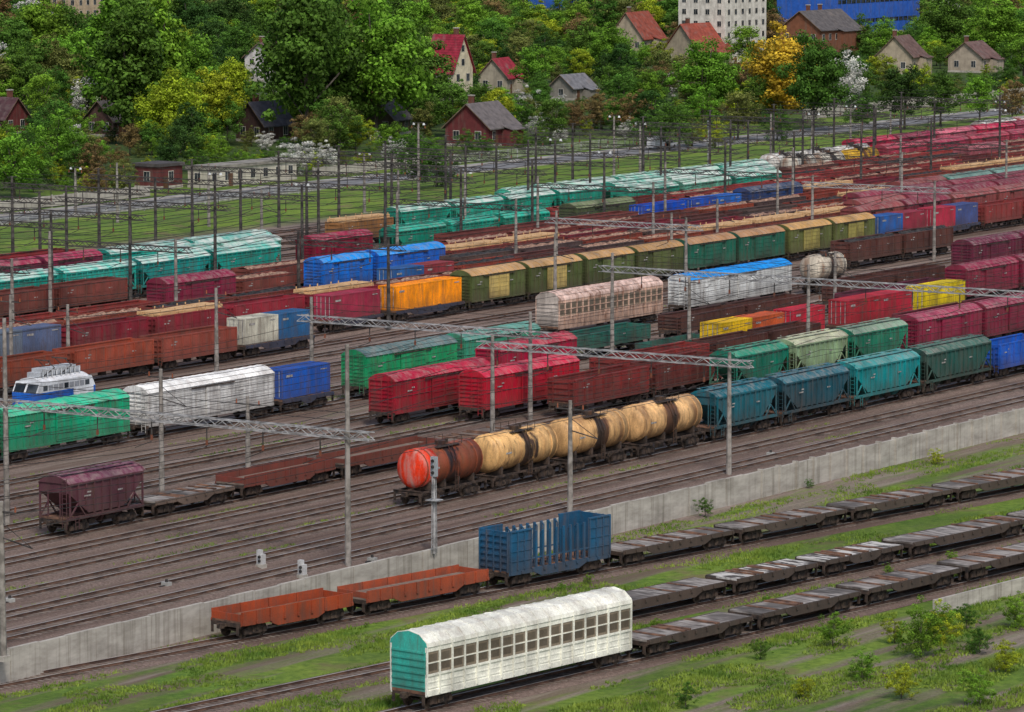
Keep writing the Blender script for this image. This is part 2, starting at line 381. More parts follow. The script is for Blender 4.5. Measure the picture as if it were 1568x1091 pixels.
def tank(L,c,endc=None):
    m=MB(); under(m,L); b=L/2-.75; r=1.5; zc=2.78; C='tank:'+c
    rings=[]
    for i in range(7): t=math.pi/2*i/6; rings.append((-b+.5-.5*math.cos(t),max(.02,r*math.sin(t)**.8)))
    E='tankend:'+endc if endc else 'tank:'+c
    m.lathe(rings,32,E,'x',(0,0,zc)); m.lathe([(-b+.5,r),(-b*.45,r),(0,r),(b*.45,r),(b-.5,r)],32,C,'x',(0,0,zc))
    m.lathe([(-x,q) for x,q in rings][::-1],32,C,'x',(0,0,zc))
    if endc: m.lathe([(-b+.51,r+.006),(-b+2.3,r+.006)],32,E,'x',(0,0,zc))
    for x in(-b+.52,-b*.5,b*.5,b-.52): m.lathe([(x-.05,r+.018),(x+.05,r+.018)],32,C,'x',(0,0,zc),False)
    for x in(-b+1.3,b-1.3,-1,1):
        m.box(x-.14,x+.14,-1.15,1.15,1.13,1.75,'under')
        m.lathe([(x-.07,r+.03),(x+.07,r+.03)],32,C,'x',(0,0,zc),False)
    m.lathe([(zc+1.3,.42),(zc+1.75,.42),(zc+1.8,.36)],16,C,'z',(0,0,0),False)
    m.lathe([(zc+1.3,.12),(zc+1.85,.12)],10,'under','z',(.9,0,0),False)
    m.box(-1.7,1.7,-.95,-.6,zc+1.42,zc+1.46,'under'); m.box(-1.7,1.7,.6,.95,zc+1.42,zc+1.46,'under')
    for s in(-1,1):
        m.strut((-.25,s*.95,zc+1.45),(-.25,s*1.6,zc+.2),.03,C);m.strut((.25,s*.95,zc+1.45),(.25,s*1.6,zc+.2),.03,C)
        ladder(m,0,s*1.62,.7,zc+.3,C)
        m.box(-b-.1,b+.1,s*1.3-.08,s*1.3+.08,1.0,1.14,'under')
        for x in(-1.7,-.6,.6,1.7): m.strut((x,s*.95,zc+1.44),(x,s*.95,zc+2.0),.018,'under')
        m.strut((-1.7,s*.95,zc+2.0),(1.7,s*.95,zc+2.0),.02,'under')
        m.box(-b*.72,-b*.72+.9,*sorted((s*1.507,s*1.516)),zc-.06,zc+.08,'mark')
    m.box(-b-.3,-b-.15,-1.4,1.4,1.14,1.2,'under')
    return m
def flat(L,c,side=0,deck='deck'):
    m=MB(); under(m,L); b=L/2-.6; P='paint:'+c
    m.box(-b,b,-1.4,1.4,1.13,1.25,deck)
    for s in(-1,1):
        y0,y1=sorted((s*1.402,s*1.5))
        m.prism([(-b,1.27),(-b,.95),(-b+2.8,.93),(-b+3.6,.62),(b-3.6,.62),(b-2.8,.93),(b,.95),(b,1.27)],y0,y1,P,axis='y')
        n=int(L/1.4)
        for i in range(n+1):
            x=-b+.15+(2*b-.3)*i/n; y0,y1=sorted((s*1.502,s*1.6)); m.box(x-.09,x+.09,y0,y1,1.0,1.2,P)
            if side: y0,y1=sorted((s*1.502,s*1.56)); m.box(x-.05,x+.05,y0,y1,1.201,1.27+side,P)
        if side:
            y0,y1=sorted((s*1.42,s*1.5))
            for i in range(n//2):
                w=(2*b)/(n//2); m.box(-b+i*w+.04,-b+(i+1)*w-.04,y0,y1,1.272,1.27+side,P)
    if side:
        for s in(-1,1): x0,x1=sorted((s*b,s*(b-.07))); m.box(x0,x1,-1.4,1.4,1.251,1.25+side*.8,P)
    else:
        R=random.Random(int(L*10))
        for i in range(7): x=R.uniform(-b+1,b-1); m.box(x-.12,x+.12,-1.38,1.38,1.252,1.29+R.uniform(0,.08),'rust')
    return m
def container(m,x0,x1,c,z0=1.28,h=2.6):
    P='paint:'+c; z1=z0+h
    m.box(x0+.06,x1-.06,-1.16,1.16,z0+.1,z1-.06,P)
    for x in(x0,x1-.14):
        for y in(-1.22,1.08): m.box(x,x+.14,y,y+.14,z0,z1,P)
    for y in(-1.21,1.09):
        m.box(x0+.14,x1-.14,y,y+.12,z0,z0+.14,P); m.box(x0+.14,x1-.14,y,y+.12,z1-.1,z1-.002,P)
    for x in(x0+.01,x1-.13): m.box(x,x+.12,-1.08,1.08,z0+.01,z0+.15,P); m.box(x,x+.12,-1.08,1.08,z1-.12,z1-.003,P)
    n=int((x1-x0-.4)/.3)
    for i in range(n):
        x=x0+.2+(x1-x0-.4)*(i+.25)/n
        for y in(-1.2,1.161): m.box(x,x+.15,y,y+.039,z0+.141,z1-.101,P)
        m.box(x,x+.15,-1.05,1.05,z1-.059,z1-.03,P)
    for y in(-.85,-.3,.3,.85): m.strut((x0+.03,y,z0+.16),(x0+.03,y,z1-.13),.025,'steel')
    for z in(.6,1.3,2.0): m.box(x0+.035,x0+.06,-1.0,1.0,z0+z,z0+z+.04,P)
    m.box(x0+.7,x0+1.7,-1.215,-1.202,z1-.7,z1-.5,'mark'); m.box(x1-1.5,x1-.5,-1.215,-1.202,z1-.5,z1-.4,'mark')
def contflat(L,cs,c='2a3c58'):
    m=flat(L,c,0,'rust'); b=L/2-.75; n=len(cs)
    for i,k in enumerate(cs):
        if k: container(m,-b+2*b*i/n+.05,-b+2*b*(i+1)/n-.05,k)
    return m
def carrier(L,c,endc,roofc=None,kind='rusty'):
    m=MB(); under(m,L); b=L/2-.5; P=kind+':'+c; R_='roof:'+(roofc or c) if kind!='rusty' else 'rusty:'+(roofc or c); E='paint:'+endc
    m.box(-b,b,-1.4,1.4,1.0,1.2,'rust')
    m.box(-b+.1,b-.1,-1.3,1.3,1.201,3.7,'dark')
    pr=[(-1.56,3.9),(-1.5,4.15),(-.9,4.62),(0,4.78),(.9,4.62),(1.5,4.15),(1.56,3.9)]
    m.prism(pr,-b,b,R_,E)
    n=int(L/1.25)
    for i in range(n+1):
        x=-b+.06+(2*b-.12)*i/n
        m.prism([(y*1.015,z+.035) for y,z in pr],x-.05,x+.05,R_)
        for s in(-1,1):
            y0,y1=sorted((s*1.46,s*1.56)); m.box(x-.06,x+.06,y0,y1,1.0,3.9,P)
            if i<n:
                w=(2*b-.12)/n; y0,y1=sorted((s*1.40,s*1.455))
                m.box(x+.09,x+w-.09,y0,y1,2.27,3.6,'plain:7d7264')
                m.box(x+.2,x+w-.2,*sorted((s*1.457,s*1.462)),2.42,2.84,'plain:544c42'); m.box(x+.2,x+w-.2,*sorted((s*1.457,s*1.462)),3.0,3.45,'plain:5c5449')
                m.box(x+.06,x+w-.06,*sorted((s*1.457,s*1.49)),2.88,2.95,P)
                m.box(x+.1,x+w-.1,*sorted((s*1.454,s*1.48)),1.35,1.42,P); m.box(x+.1,x+w-.1,*sorted((s*1.454,s*1.48)),1.7,1.77,P)
    for s in(-1,1):
        y0,y1=sorted((s*1.40,s*1.50)); m.box(-b,b,y0,y1,3.6,3.9,P); m.box(-b,b,y0,y1,.9,1.25,P)
        m.box(-b,b,*sorted((s*1.39,s*1.452)),1.25,2.1,P); m.box(-b,b,*sorted((s*1.41,s*1.53)),2.12,2.25,P)
        x0,x1=sorted((s*b,s*(b-.1))); m.box(x0,x1,-1.4,1.4,1.2,3.9,E)
        for q in range(6): x0,x1=sorted((s*(b+.002),s*(b+.06))); m.box(x0,x1,-1.38,1.38,1.4+q*.42,1.52+q*.42,E)
    return m
def stakecar(L,c):
    m=flat(L,c,0,'rust'); b=L/2-.6; P='paint:'+c; w=2.5; zt=4.05
    for s in(-1,1):
        x0,x1=sorted((s*b,s*(b-.12))); m.box(x0,x1,-1.4,1.4,1.26,zt,P)
        for q in range(6): a,b_=sorted((s*(b+.002),s*(b+.09))); m.box(a,b_,-1.38,1.38,1.45+q*.45,1.6+q*.45,P)
        for y in(-1.4,-.7,0,.7,1.4): a,b_=sorted((s*(b+.092),s*(b+.15))); m.box(a,b_,y-.06,y+.06,1.2,zt,P)
        xi=s*(b-w)
        for t in(-1,1):
            y0,y1=sorted((t*1.42,t*1.5)); a,b_=sorted((s*b,xi)); m.box(a,b_,y0,y1,1.28,zt-.05,P)
            for i in range(4):
                x=s*(b-.1-i*(w-.2)/3); y0,y1=sorted((t*1.502,t*1.58)); m.box(x-.05,x+.05,y0,y1,1.28,zt,P)
            for z in(1.9,2.6,3.3): y0,y1=sorted((t*1.502,t*1.55)); a2,b2=sorted((s*(b-.05),xi)); m.box(a2,b2,y0,y1,z,z+.07,P)
            y0,y1=sorted((t*1.4,t*1.585)); m.box(a,b_,y0,y1,zt-.049,zt+.06,P)
    n=8
    for i in range(n):
        x=-b+w+.5+(2*b-2*w-1)*i/(n-1)
        for t in(-1,1):
            m.box(x-.1,x+.1,t*1.46-.07,t*1.46+.07,1.28,3.85,P); m.box(x-.05,x+.05,t*1.2-.03,t*1.2+.03,1.28,3.6,P)
            m.strut((x,t*1.2,3.6),(x,t*1.46,3.8),.04,P)
    for t in(-1,1): m.box(-b+w,b-w,t*1.46-.035,t*1.46+.035,1.9,2.0,P)
    return m
def loco(L):
    m=MB(); under(m,L); b=L/2-.5
    for z,z2,c in((1.0,1.5,'plain:2a2d33'),(1.5,3.0,'plain:2458a8'),(3.0,3.9,'plain:c4c8cc')):
        m.prism([(-b+(.55 if z2>3.2 else .0),z2),(-b,z),(b,z),(b-(.55 if z2>3.2 else 0),z2)],-1.48,1.48,c,axis='y')
    m.box(b-3.2,b-.3,-1.5,-1.481,1.5,3.0,'plain:c4c8cc')
    m.prism([(y,z) for y,z in arc(1.4,3.902,.35)],-b+.8,b-.8,'roof:c9ccd0')
    for s in(-1,1):
        for y in(-.72,.72):
            x0=s*(b+.02); x1=s*(b-.5); m.hexa([(min(x0,x1),y-.6,3.02),(max(x0,x1),y-.6,3.02),(max(x0,x1),y+.6,3.02),(min(x0,x1),y+.6,3.02),(min(x0-s*.45,x1),y-.6,3.75),(max(x0-s*.45,x1),y-.6,3.75),(max(x0-s*.45,x1),y+.6,3.75),(min(x0-s*.45,x1),y+.6,3.75)],'glass')
        for i in range(9):
            x=-b+1.2+(2*b-2.4)*i/8; m.box(x-.3,x+.3,*sorted((s*1.482,s*1.51)),3.15,3.6,'glass' if i in(0,8,4) else 'plain:8a8e94')
        for i in range(12):
            x=-b+1.5+(2*b-5)*i/11; m.box(x-.03,x+.03,*sorted((s*1.482,s*1.53)),1.5,2.98,'plain:2458a8')
    for i in range(9):
        x=-b+1.6+(2*b-3.2)*i/8; m.box(x-.5,x+.5,-.6,.6,4.2,4.2+(.75 if i%2 else .45),'plain:a9adb2'); m.lathe([(4.2,.1),(4.9,.06)],8,'plain:7a4a3a','z',(x+.6,.8,0),False); m.strut((x,-.9,4.2),(x,-.9,4.8),.05,'plain:c4c8cc')
    m.strut((-b+1.5,-.9,4.8),(b-1.5,-.9,4.8),.03,'steel')
    for x in(-b+3,b-3):
        for y in(-.6,.6): m.strut((x-1,y,4.3),(x+.6,y,4.9),.04,'darksteel'); m.strut((x+.6,y,4.9),(x-.4,y,5.6),.03,'darksteel')
        m.strut((x-.4,-.9,5.6),(x-.4,.9,5.6),.05,'darksteel')
    return m
NM={'gon':'gondola_wagon','box':'boxcar','hop':'grain_hopper_wagon','tank':'tank_wagon','flat':'flat_wagon','cont':'container_wagon','reef':'refrigerated_wagon','car':'car_carrier_wagon','stake':'stake_wagon','loco':'electric_locomotive'}
NOM={'gon':13.9,'box':14.7,'hop':14,'tank':12.0,'flat':14.6,'cont':13.6,'reef':21,'car':24,'stake':14,'loco':17}
CACHE={}
def put(line,s0,s1,kind,c,opt=None):
    L=s1-s0-.02; Lr=round(L*2)/2
    key=(kind,str(c),str(opt),Lr)
    if key not in CACHE:
        o=opt or {}
        if kind=='gon': m=gondola(L,c,**o)
        elif kind=='box': m=boxcar(L,c,**o)
        elif kind=='reef': m=boxcar(L,c,style='corr',**o)
        elif kind=='hop': m=hopper(L,c,**o)
        elif kind=='tank': m=tank(L,c,**o)
        elif kind=='flat': m=flat(L,c,**o)
        elif kind=='cont': m=contflat(L,c,**o)
        elif kind=='car': m=carrier(L,c,**o)
        elif kind=='stake': m=stakecar(L,c)
        elif kind=='loco': m=loco(L)
        CACHE[key]=(m.mesh(NM[kind]),L)
    me,L0=CACHE[key]
    ob=bpy.data.objects.new(NM[kind],me); scene.collection.objects.link(ob)
    x,y=line.at((s0+s1)/2); ob.location=(x,y,line.z+.35); ob.rotation_euler[2]=line.ang(); ob.scale=(L/L0,1,1.06)
def row(line,items):
    for it in items:
        u0,u1,kind,c=it[:4]; opt=it[4] if len(it)>4 else None
        a,b=line.s_of(u0),line.s_of(u1); L=b-a
        n=max(1,int(round(L/NOM[kind])))
        if L<6: continue
        for i in range(n):
            cc=c[i%len(c)] if isinstance(c,(list,)) else c
            put(line,a+L*i/n,a+L*(i+1)/n,kind,cc,opt)
def mixrow(T,u0,u1,seed,pal):
    R=random.Random(seed); l=YT(T); a,b=l.s_of(u0),l.s_of(u1); n=int((b-a)/14); i=0
    tot=sum(p[0] for p in pal)
    while i<n:
        r=R.uniform(0,tot)
        for p in pal:
            r-=p[0]
            if r<=0: break
        for _ in range(R.randint(1,4)):
            if i>=n: break
            opt=dict(p[3])
            if p[1]=='gon': opt['load']=R.choice([None,'scrap','coal','scrap',None] if 'load' not in opt else [opt['load']])
            put(l,a+(b-a)*i/n,a+(b-a)*(i+1)/n,p[1],R.choice(p[2]),opt); i+=1
BR='74403a';RED='8c3236';MAR='8c1830';DM='60283c';DB='54342f'
GP=['6e403c','5a3836','823e34','742c38','5c4c48','4c3e3e','8c4636']
row(YT(193.6),[(642,752,'tank','8c4c38',{'endc':'d0402c'}),(753,866,'tank','d8b07c'),(867,975,'tank','d0a878'),(976,1086,'tank','d8b080'),
  (1092,1195,'hop','1f6472'),(1196,1305,'hop','204e5c',{'rc':'386470'}),(1306,1413,'hop','248084',{'rc':'4a8c8c'}),(1414,1522,'hop','28544e',{'rc':'48685e'}),(1526,1760,'gon','1c58b4')])
row(YT(208),[(98,228,'hop','50323a',{'rc':'623848'}),(232,366,'flat','7a6a60',{'deck':'deckgrey'}),(368,520,'flat','783830',{'side':.55}),(522,688,'flat','7e4036',{'side':.45}),(690,806,'flat','60403a',{'deck':'deck'}),
  (1122,1212,'hop','207460',{'rc':'3a8870'}),(1213,1302,'hop','849c7c',{'rc':'a8ac94'}),(1303,1394,'hop','30846a',{'rc':'88a08c'}),(1402,1700,'box','802840',{'rc':'8c3c50'})])
row(YT(213.5),[(875,998,'gon','742f2e'),(1001,1110,'gon','6c3230'),(1400,1700,'gon','602c34')])
row(YT(218.8),[(738,892,'box','a01830',{'rc':'b03448'}),(938,1090,'gon','883a38'),(1094,1260,'gon',DB)])
def conts(line,lst):
    for a,b,cs in lst:
        s0,s1=line.s_of(a),line.s_of(b); put(line,s0,s1,'cont',tuple(cs))
row(YT(224),[(600,757,'box','981430',{'rc':'a82c42'}),(895,1090,'flat','5a3e38')])
conts(YT(224),[(1100,1210,('dcb840','b85c3c')),(1212,1272,('b03040',)),(1296,1406,('b03440','b83848')),(1414,1486,('ccb83c',))])
row(YT(229.3),[(762,888,'box','901c38',{'rc':'983040'}),(1005,1105,'flat','2c6c62',{'side':.5}),(1112,1248,'gon','248068',{'h':1.3}),(1310,1460,'gon',DM),(1478,1720,'box','7c283e')])
row(YT(237.5),[(-120,0,'box','843838'),(8,205,'box','22906c',{'rc':'40b08c'}),(222,425,'reef','c4c4c2',{'rc':'d8d8d6'}),(556,705,'box','309a68',{'rc':'5c7474'}),(708,832,'box','409478',{'rc':'609488'}),(838,1000,'gon','2f6e62',{'h':1.2}),(1040,1240,'gon',DB,{'h':1.4}),(1290,1450,'gon',DB)])
conts(YT(237.5),[(428,517,('24509c',))])
row(YT(244),[(1486,1720,'box',['64283c'])])
row(YT(250.4),[(52,152,'loco','x'),(852,1018,'car','c4a898',{'endc':'b0a8a0','roofc':'ccb4aa'}),(1053,1216,'reef','d4d6d4',{'rc':'2c88d0','roof':'plain'}),(1250,1304,'tank','c8c0b0')])
row(YT(262),[(1300,1462,'gon',DB,{'load':'coal'})])
row(YT(267.6),[(-24,108,'gon','8a4636'),(111,241,'gon','944a3a'),(244,368,'gon','84443a')])
conts(YT(267.6),[(372,487,('c8c6b8','2c6494'))])
row(YT(274),[(718,895,'box','54603a',{'door':'c0ac70','rc':'b89468'}),(897,1050,'box','4e5a38',{'door':'5c6840','rc':'ac885c'}),(1052,1205,'box','225c4c',{'rc':'9c7858'}),(1207,1343,'box','58603a',{'rc':'b08c5c','door':'948c54'}),(1506,1740,'gon','823838')])
conts(YT(274),[(505,592,('a83c54',)),(603,716,('ffa40c',)),(1346,1424,('2c5c9c','903848')),(1427,1504,('a43448','405080'))])
row(YT(280.5),[(108,232,'gon','802a36'),(235,352,'gon','802c36',{'load':'lumber'}),(355,471,'gon','90323e'),(474,583,'gon','862c38',{'load':'lumber'}),(586,785,'gon','803a34',{'load':'scrap'}),(788,886,'gon','30483c')])
conts(YT(280.5),[(-30,105,('606c7c','54607c'))])
PB=[(7,'gon',GP,{}),(1.2,'gon',['744038'],{'load':'lumber'}),(.8,'hop',['3c7c70','5c6c68'],{'rc':'6c8c84'}),(.8,'box',['74303e','844848'],{}),(.5,'cont',[('2c5c94','843a40'),('94443a','486478')],{})]
mixrow(280.5,890,1720,1,PB)
row(YT(286),[(-30,230,'gon','84463a',{'load':'scrap'}),(240,480,'gon','743c36',{'load':'coal'})]); mixrow(286,600,1720,2,PB)
row(YT(292),[(-30,250,'gon','883c38',{'h':1.8})]); mixrow(292,700,1720,3,PB)
row(YT(297.6),[(252,366,'box','70243a'),(369,456,'gon',BR,{'load':'scrap'}),(492,575,'box','1f68bc',{'rc':'2c84cc'}),(577,686,'box','1c64c0',{'rc':'308ad4'}),(690,866,'gon','7c3c38',{'load':'lumber'})]); mixrow(297.6,868,1720,4,PB)
row(YT(304),[(380,600,'gon',BR,{'load':'scrap'}),(690,980,'gon','783c38',{'load':'scrap'})]); mixrow(304,985,1720,5,PB)
row(YT(310),[(-30,200,'gon',BR),(690,980,'gon','74403c'),(1146,1232,'box','304878',{'rc':'445068'})]); mixrow(310,1236,1720,6,PB)
conts(YT(310),[(984,1058,('1c4cac',)),(1060,1142,('2450a8','2c64b0'))])
row(YT(315.7),[(-30,435,'hop',['1f9488','34a094','248480'],{'roof':'dusty','rc':'3cb4a4'}),(478,575,'box','881838',{'rc':'982c48'}),(605,846,'hop',['1f8470','2c9480'],{'rc':'349c88'}),(880,976,'box','445038',{'rc':'606c4c'})])
PR=[(5,'gon',['84403c','94403f','74383a','a04848','64403c'],{}),(2.4,'box',['98344a','a03c4c','7c2c3c'],{}),(.8,'hop',['3c8478','8c5058'],{}),(.5,'tank',['c8c4b8'],{})]
mixrow(315.7,1062,1720,7,PR)
row(YT(321),[(240,435,'hop',['34a090','6ca898'],{'roof':'dusty'})]); mixrow(321,860,1720,8,PR)
row(YT(326.5),[(-30,162,'box','6c2440',{'rc':'90304a'}),(165,420,'hop',['2c9c90'],{'roof':'dusty'}),(960,1200,'hop',['30907c','64a08c'],{'roof':'dusty'})]); mixrow(326.5,1205,1720,9,PR)
row(YT(333),[(522,606,'gon','946c48',{'load':'lumber'}),(610,930,'hop',['248c78','34a08c'],{'roof':'dusty'}),(940,1190,'hop',['389c88','84b0a0'],{'roof':'dusty'})]); mixrow(333,1215,1720,10,PR)
row(YT(338.5),[(-30,120,'gon',RED),(780,1180,'hop',['48a890','84b8a4'],{'roof':'dusty'}),(1212,1300,'tank','ccc8bc'),(1301,1352,'tank','d0a840'),(1356,1720,'box',['9c4050','90384c'],{})])
row(YT(344),[(1180,1340,'tank','ccccc8'),(1370,1720,'gon',['ac4054','803848'],{'load':'scrap'})])
row(YT(349.5),[(1310,1720,'box',['b02c4c','90344c','b86474'],{})])
row(YT(355),[(1276,1500,'flat','b83050',{'side':.8}),(1505,1720,'hop',['b0a8a4','b06464'],{'roof':'dusty'})])
def line2(a,b,z):
    p=pt(*a,z);q=pt(*b,z); return Line((p.x,p.y),(q.x-p.x,q.y-p.y),z)
ZL=-2.0
L1=line2((325,990),(1568,752),ZL);L2=line2((975,946),(1568,820),ZL);L3=line2((975,1012),(1568,872),ZL)
row(L1,[(360,550,'flat','b04c2c',{'side':.6,'deck':'rust'}),(553,757,'flat','a44c32',{'side':.5,'deck':'deck'}),(772,942,'stake','22506f'),(948,1760,'flat','4c443f',{'deck':'deckgrey'})])
row(L2,[(850,1120,'flat','4a403b',{'deck':'deckgrey'}),(1122,1390,'flat','46403c',{'deck':'deckpale'}),(1392,1760,'flat','46403c',{'deck':'deckgrey'})])
row(L3,[(645,974,'car','dcdcd2',{'endc':'44a498','kind':'plain'}),(984,1760,'flat','3c3633',{'deck':'deckgrey'})])
# ------------------------------------------------------------------ tracks
def track(line,x0,x1,sleep=True):
    m=MB(); z=0
    m.hexa([(x0,-2.2,.0),(x1,-2.2,.0),(x1,2.2,.0),(x0,2.2,.0),(x0,-1.65,.14),(x1,-1.65,.14),(x1,1.65,.14),(x0,1.65,.14)],'ballast',(0,))
    for y in(-.76,.76):
        m.box(x0,x1,y-.07,y+.07,.17,.20,'railside'); m.box(x0,x1,y-.012,y+.012,.20,.31,'railside'); m.box(x0,x1,y-.036,y+.036,.31,.335,'railside'); m.box(x0,x1,y-.034,y+.034,.336,.35,'railtop')
    if sleep:
        x=x0
        while x<x1: m.box(x,x+.25,-1.35,1.35,.12,.175+random.uniform(-.01,.008),'sleeper',(0,)); x+=.6
    m.obj('railway_track',(line.o.x,line.o.y,line.z+.006),line.ang())
tl=[183.5,188.5,193.6,198.4,203.2,208,213.5,218.8,224,229.3,237.5,244,250.4,256,262,267.6,274,280.5,286,292,297.6,304,310,315.7,321,326.5,333,338.5,344,349.5,355]
for T in tl:
    l=YT(T); track(l,l.s_of(-80),l.s_of(1700),T<263)
for l in(L1,L2,L3): track(l,l.s_of(-60),l.s_of(1750))
# ------------------------------------------------------------------ terrain
def terrain():
    m=MB(); Ts=[(-900,-2.4),(100,-2.2),(150,-2.0),(179.98,-2.0),(180.02,0),(362,0),(372,.8),(384,.3),(396,0),(420,0),(700,0),(1500,0),(6000,0)]
    xs=[-2500,-500,0,150,300,450,600,900,1500,2500,6000]
    for x in xs:
        for T,z in Ts: m.v.append((x,T,z))
    n=len(Ts)
    for i in range(len(xs)-1):
        for j in range(n-1): a=i*n+j; m.face([a,a+n,a+n+1,a+1],'terrain')
    m.obj('ground')
terrain()
l=YT(180); w0,w1=l.s_of(-100),l.s_of(1700)
m=MB(); x=w0; R=random.Random(3); xr=l.s_of(1180)
while x<w1:
    j=R.uniform(-.04,.04); m.box(x+.02,x+2.98,-.2+j,.12+j,-2.05,.34+R.uniform(-.05,.05),'concrete')
    if x>xr: m.box(x-.12,x+.12,-.32,.2,-2.05,.46,'concrete')
    x+=3
m.obj('retaining_wall',(0,180,0))
p=pt(1430,942,ZL);q=pt(1700,872,ZL); m=MB(); Lw=(q-p).length; x=0
while x<Lw: m.box(x+.01,x+2.99,-.12,.12,-.1,1.1,'concrete'); x+=3
m.obj('concrete_wall',p,math.atan2(q.y-p.y,q.x-p.x))
# ------------------------------------------------------------------ road, fence
m=MB(); m.box(-200,1600,-6,3,-.2,.02,'asphalt'); m.obj('road',(0,404,0))
m=MB()
for y in(-6.3,3.0): m.box(-200,1600,y,y+.25,-.1,.14,'concrete')
m.obj('kerb',(0,404,0))
m=MB(); m.box(-200,1600,3.3,5.2,-.1,.12,'plain:8a8884'); m.obj('pavement',(0,404,0))
def fence(T,u0,u1,kind='c',h=2.0):
    l=YT(T); a,b=l.s_of(u0,0,0),l.s_of(u1,0,0); m=MB(); x=a
    while x<b:
        if kind=='c': m.box(x+.1,x+2.9,-.06,.06,.1,h,'concrete'); m.box(x-.12,x+.12,-.12,.12,0,h+.15,'concrete')
        else:
            m.box(x-.06,x+.06,-.06,.06,0,h,'steel')
            for z in(.25,h-.15): m.box(x,x+3,-.03,.03,z,z+.07,'steel')
            for i in range(12): m.box(x+i*.25-.03,x+i*.25+.03,-.05,-.032,.1,h,'steel')
        x+=3
    m.obj('concrete_fence' if kind=='c' else 'metal_fence',(0,T,0))
fence(411,-40,230,'c',1.8);fence(412,690,985,'m',1.7);fence(424,1230,1620,'c',2.2);fence(395.5,-40,480,'m',1.2);fence(414,480,690,'c',1.6)
# ------------------------------------------------------------------ buildings
EXC=[]
def house(name,u,v,lx,ly,hw,hr,ridge,wc,rc,chim=1,stor=1,flatroof=False,rot=0):
    c=pt(u,v); e=bpy.data.objects.new(name,None); scene.collection.objects.link(e); e.location=c; e.rotation_euler[2]=rot
    sc=(v+212)/52; wpx=(.83*ly+.553*lx)*sc; EXC.append((u,v,wpx/2,(hw+hr)*sc))
    W='wallp:'+wc; a,b=lx/2,ly/2
    w=MB(); w.box(-a,a,-b,b,-.3,hw,W)
    w.box(-a-.06,a+.06,-b-.06,b+.06,-.3,.5,'concrete')
    if not flatroof:
        if ridge=='x': w.prism([(-b,hw+.002),(b,hw+.002),(0,hw+hr-.12)],-a,a,W)
        else: w.prism([(-a,hw+.002),(a,hw+.002),(0,hw+hr-.12)],-b,b,W,axis='y')
    w.obj('walls',parent=e)
    r=MB(); o=.6; R_='tile:'+rc
    if flatroof: r.box(-a-.3,a+.3,-b-.3,b+.3,hw+.003,hw+.5,R_)
    else:
        A,B,ax=(a,b,'x') if ridge=='x' else (b,a,'y'); k=hr/B
        pr=[(-B-o,hw-o*k+.1),(0,hw+hr+.1),(B+o,hw-o*k+.1),(B+o,hw-o*k-.12),(0,hw+hr-.1),(-B-o,hw-o*k-.12)]
        r.prism(pr,-A-o,A+o,R_,'plain:6a5a4c',axis=ax)
        if ridge=='x' and lx>8: r.prism([(-b-2.6,hw-.9),(-b-2.6,hw-.75),(-b+.1,hw+.1),(-b+.1,hw-.1)],-a*.2,a*.7,R_); w2=MB(); w2.box(-a*.15,a*.65,-b-2.2,-b-.002,-.2,hw-.8,W); w2.obj('porch',parent=e)
    r.obj('roof',parent=e)
    g=MB(); fr=MB(); sh=hw/stor
    if name!='blue_warehouse':
      for fl in range(stor):
        z=fl*sh+sh*.35; hh=min(1.5,sh*.45)
        for s in(-1,1):
            nx=max(1,int(lx/3.2))
            for i in range(nx):
                x=-a+lx*(i+.5)/nx
                fr.box(x-.65,x+.65,*sorted((s*(b+.002),s*(b+.06))),z-.1,z+hh+.1,'plain:b8b4ac'); g.box(x-.56,x-.03,*sorted((s*(b+.062),s*(b+.075))),z,z+hh,'glass'); g.box(x+.03,x+.56,*sorted((s*(b+.062),s*(b+.075))),z,z+hh,'glass')
            ny=max(1,int(ly/3.2))
            for i in range(ny):
                y=-b+ly*(i+.5)/ny
                fr.box(*sorted((s*(a+.002),s*(a+.06))),y-.65,y+.65,z-.1,z+hh+.1,'plain:b8b4ac'); g.box(*sorted((s*(a+.062),s*(a+.075))),y-.56,y-.03,z,z+hh,'glass'); g.box(*sorted((s*(a+.062),s*(a+.075))),y+.03,y+.56,z,z+hh,'glass')
    else:
        for i in range(int(lx/3)): x=-a+3*i+1; fr.box(x-.1,x+.1,-b-.15,-b-.002,0,hw,W)
        for z in(3.5,9.5): g.box(-a+2,a-2,-b-.08,-b-.003,z,z+1.2,'glass')
    if ridge=='y' and not flatroof and hr>4:
        for s in(-1,1):
            for z in(hw+.6,hw+hr*.5): fr.box(-.6,.6,*sorted((s*(b+.002),s*(b+.06))),z-.1,z+1.4,'plain:b8b4ac'); g.box(-.5,.5,*sorted((s*(b+.062),s*(b+.075))),z,z+1.3,'glass')
    fr.obj('window_frames',parent=e); g.obj('windows',parent=e)
    d=MB(); d.box(-a*.5-.55,-a*.5+.55,-b-.12,-b-.077,.0,2.1,'plain:5a4030'); d.obj('door',parent=e)
    if chim:
        ch=MB()
        for i in range(chim):
            x=(-.35+.6*i)*a; y=.25*b
            if ridge=='y': x,y=.3*a,(-.3+.6*i)*b
            ch.box(x-.45,x+.45,y-.4,y+.4,hw,hw+hr+1.3,'wallp:6c4438'); ch.box(x-.55,x+.55,y-.5,y+.5,hw+hr+1.3,hw+hr+1.5,'concrete')
        ch.obj('chimney',parent=e)
house('gabled_house',688,165,7.5,7,8.5,7,'y','ccc2a8','882838',1,2)
house('brown_cottage',738,222,12,9,3.8,4,'x','642e30','6a6464',1,rot=.12)
house('wooden_cottage',405,216,8,7,3.6,3.8,'x','4a3632','50505a',1,rot=-.1)
house('white_cottage',412,124,9,8,6,3.2,'x','ccc8c8','644a4c',1,2,rot=.1)
house('small_cottage',4,205,7,7,3.5,3.5,'y','642c2c','4c3438',1)
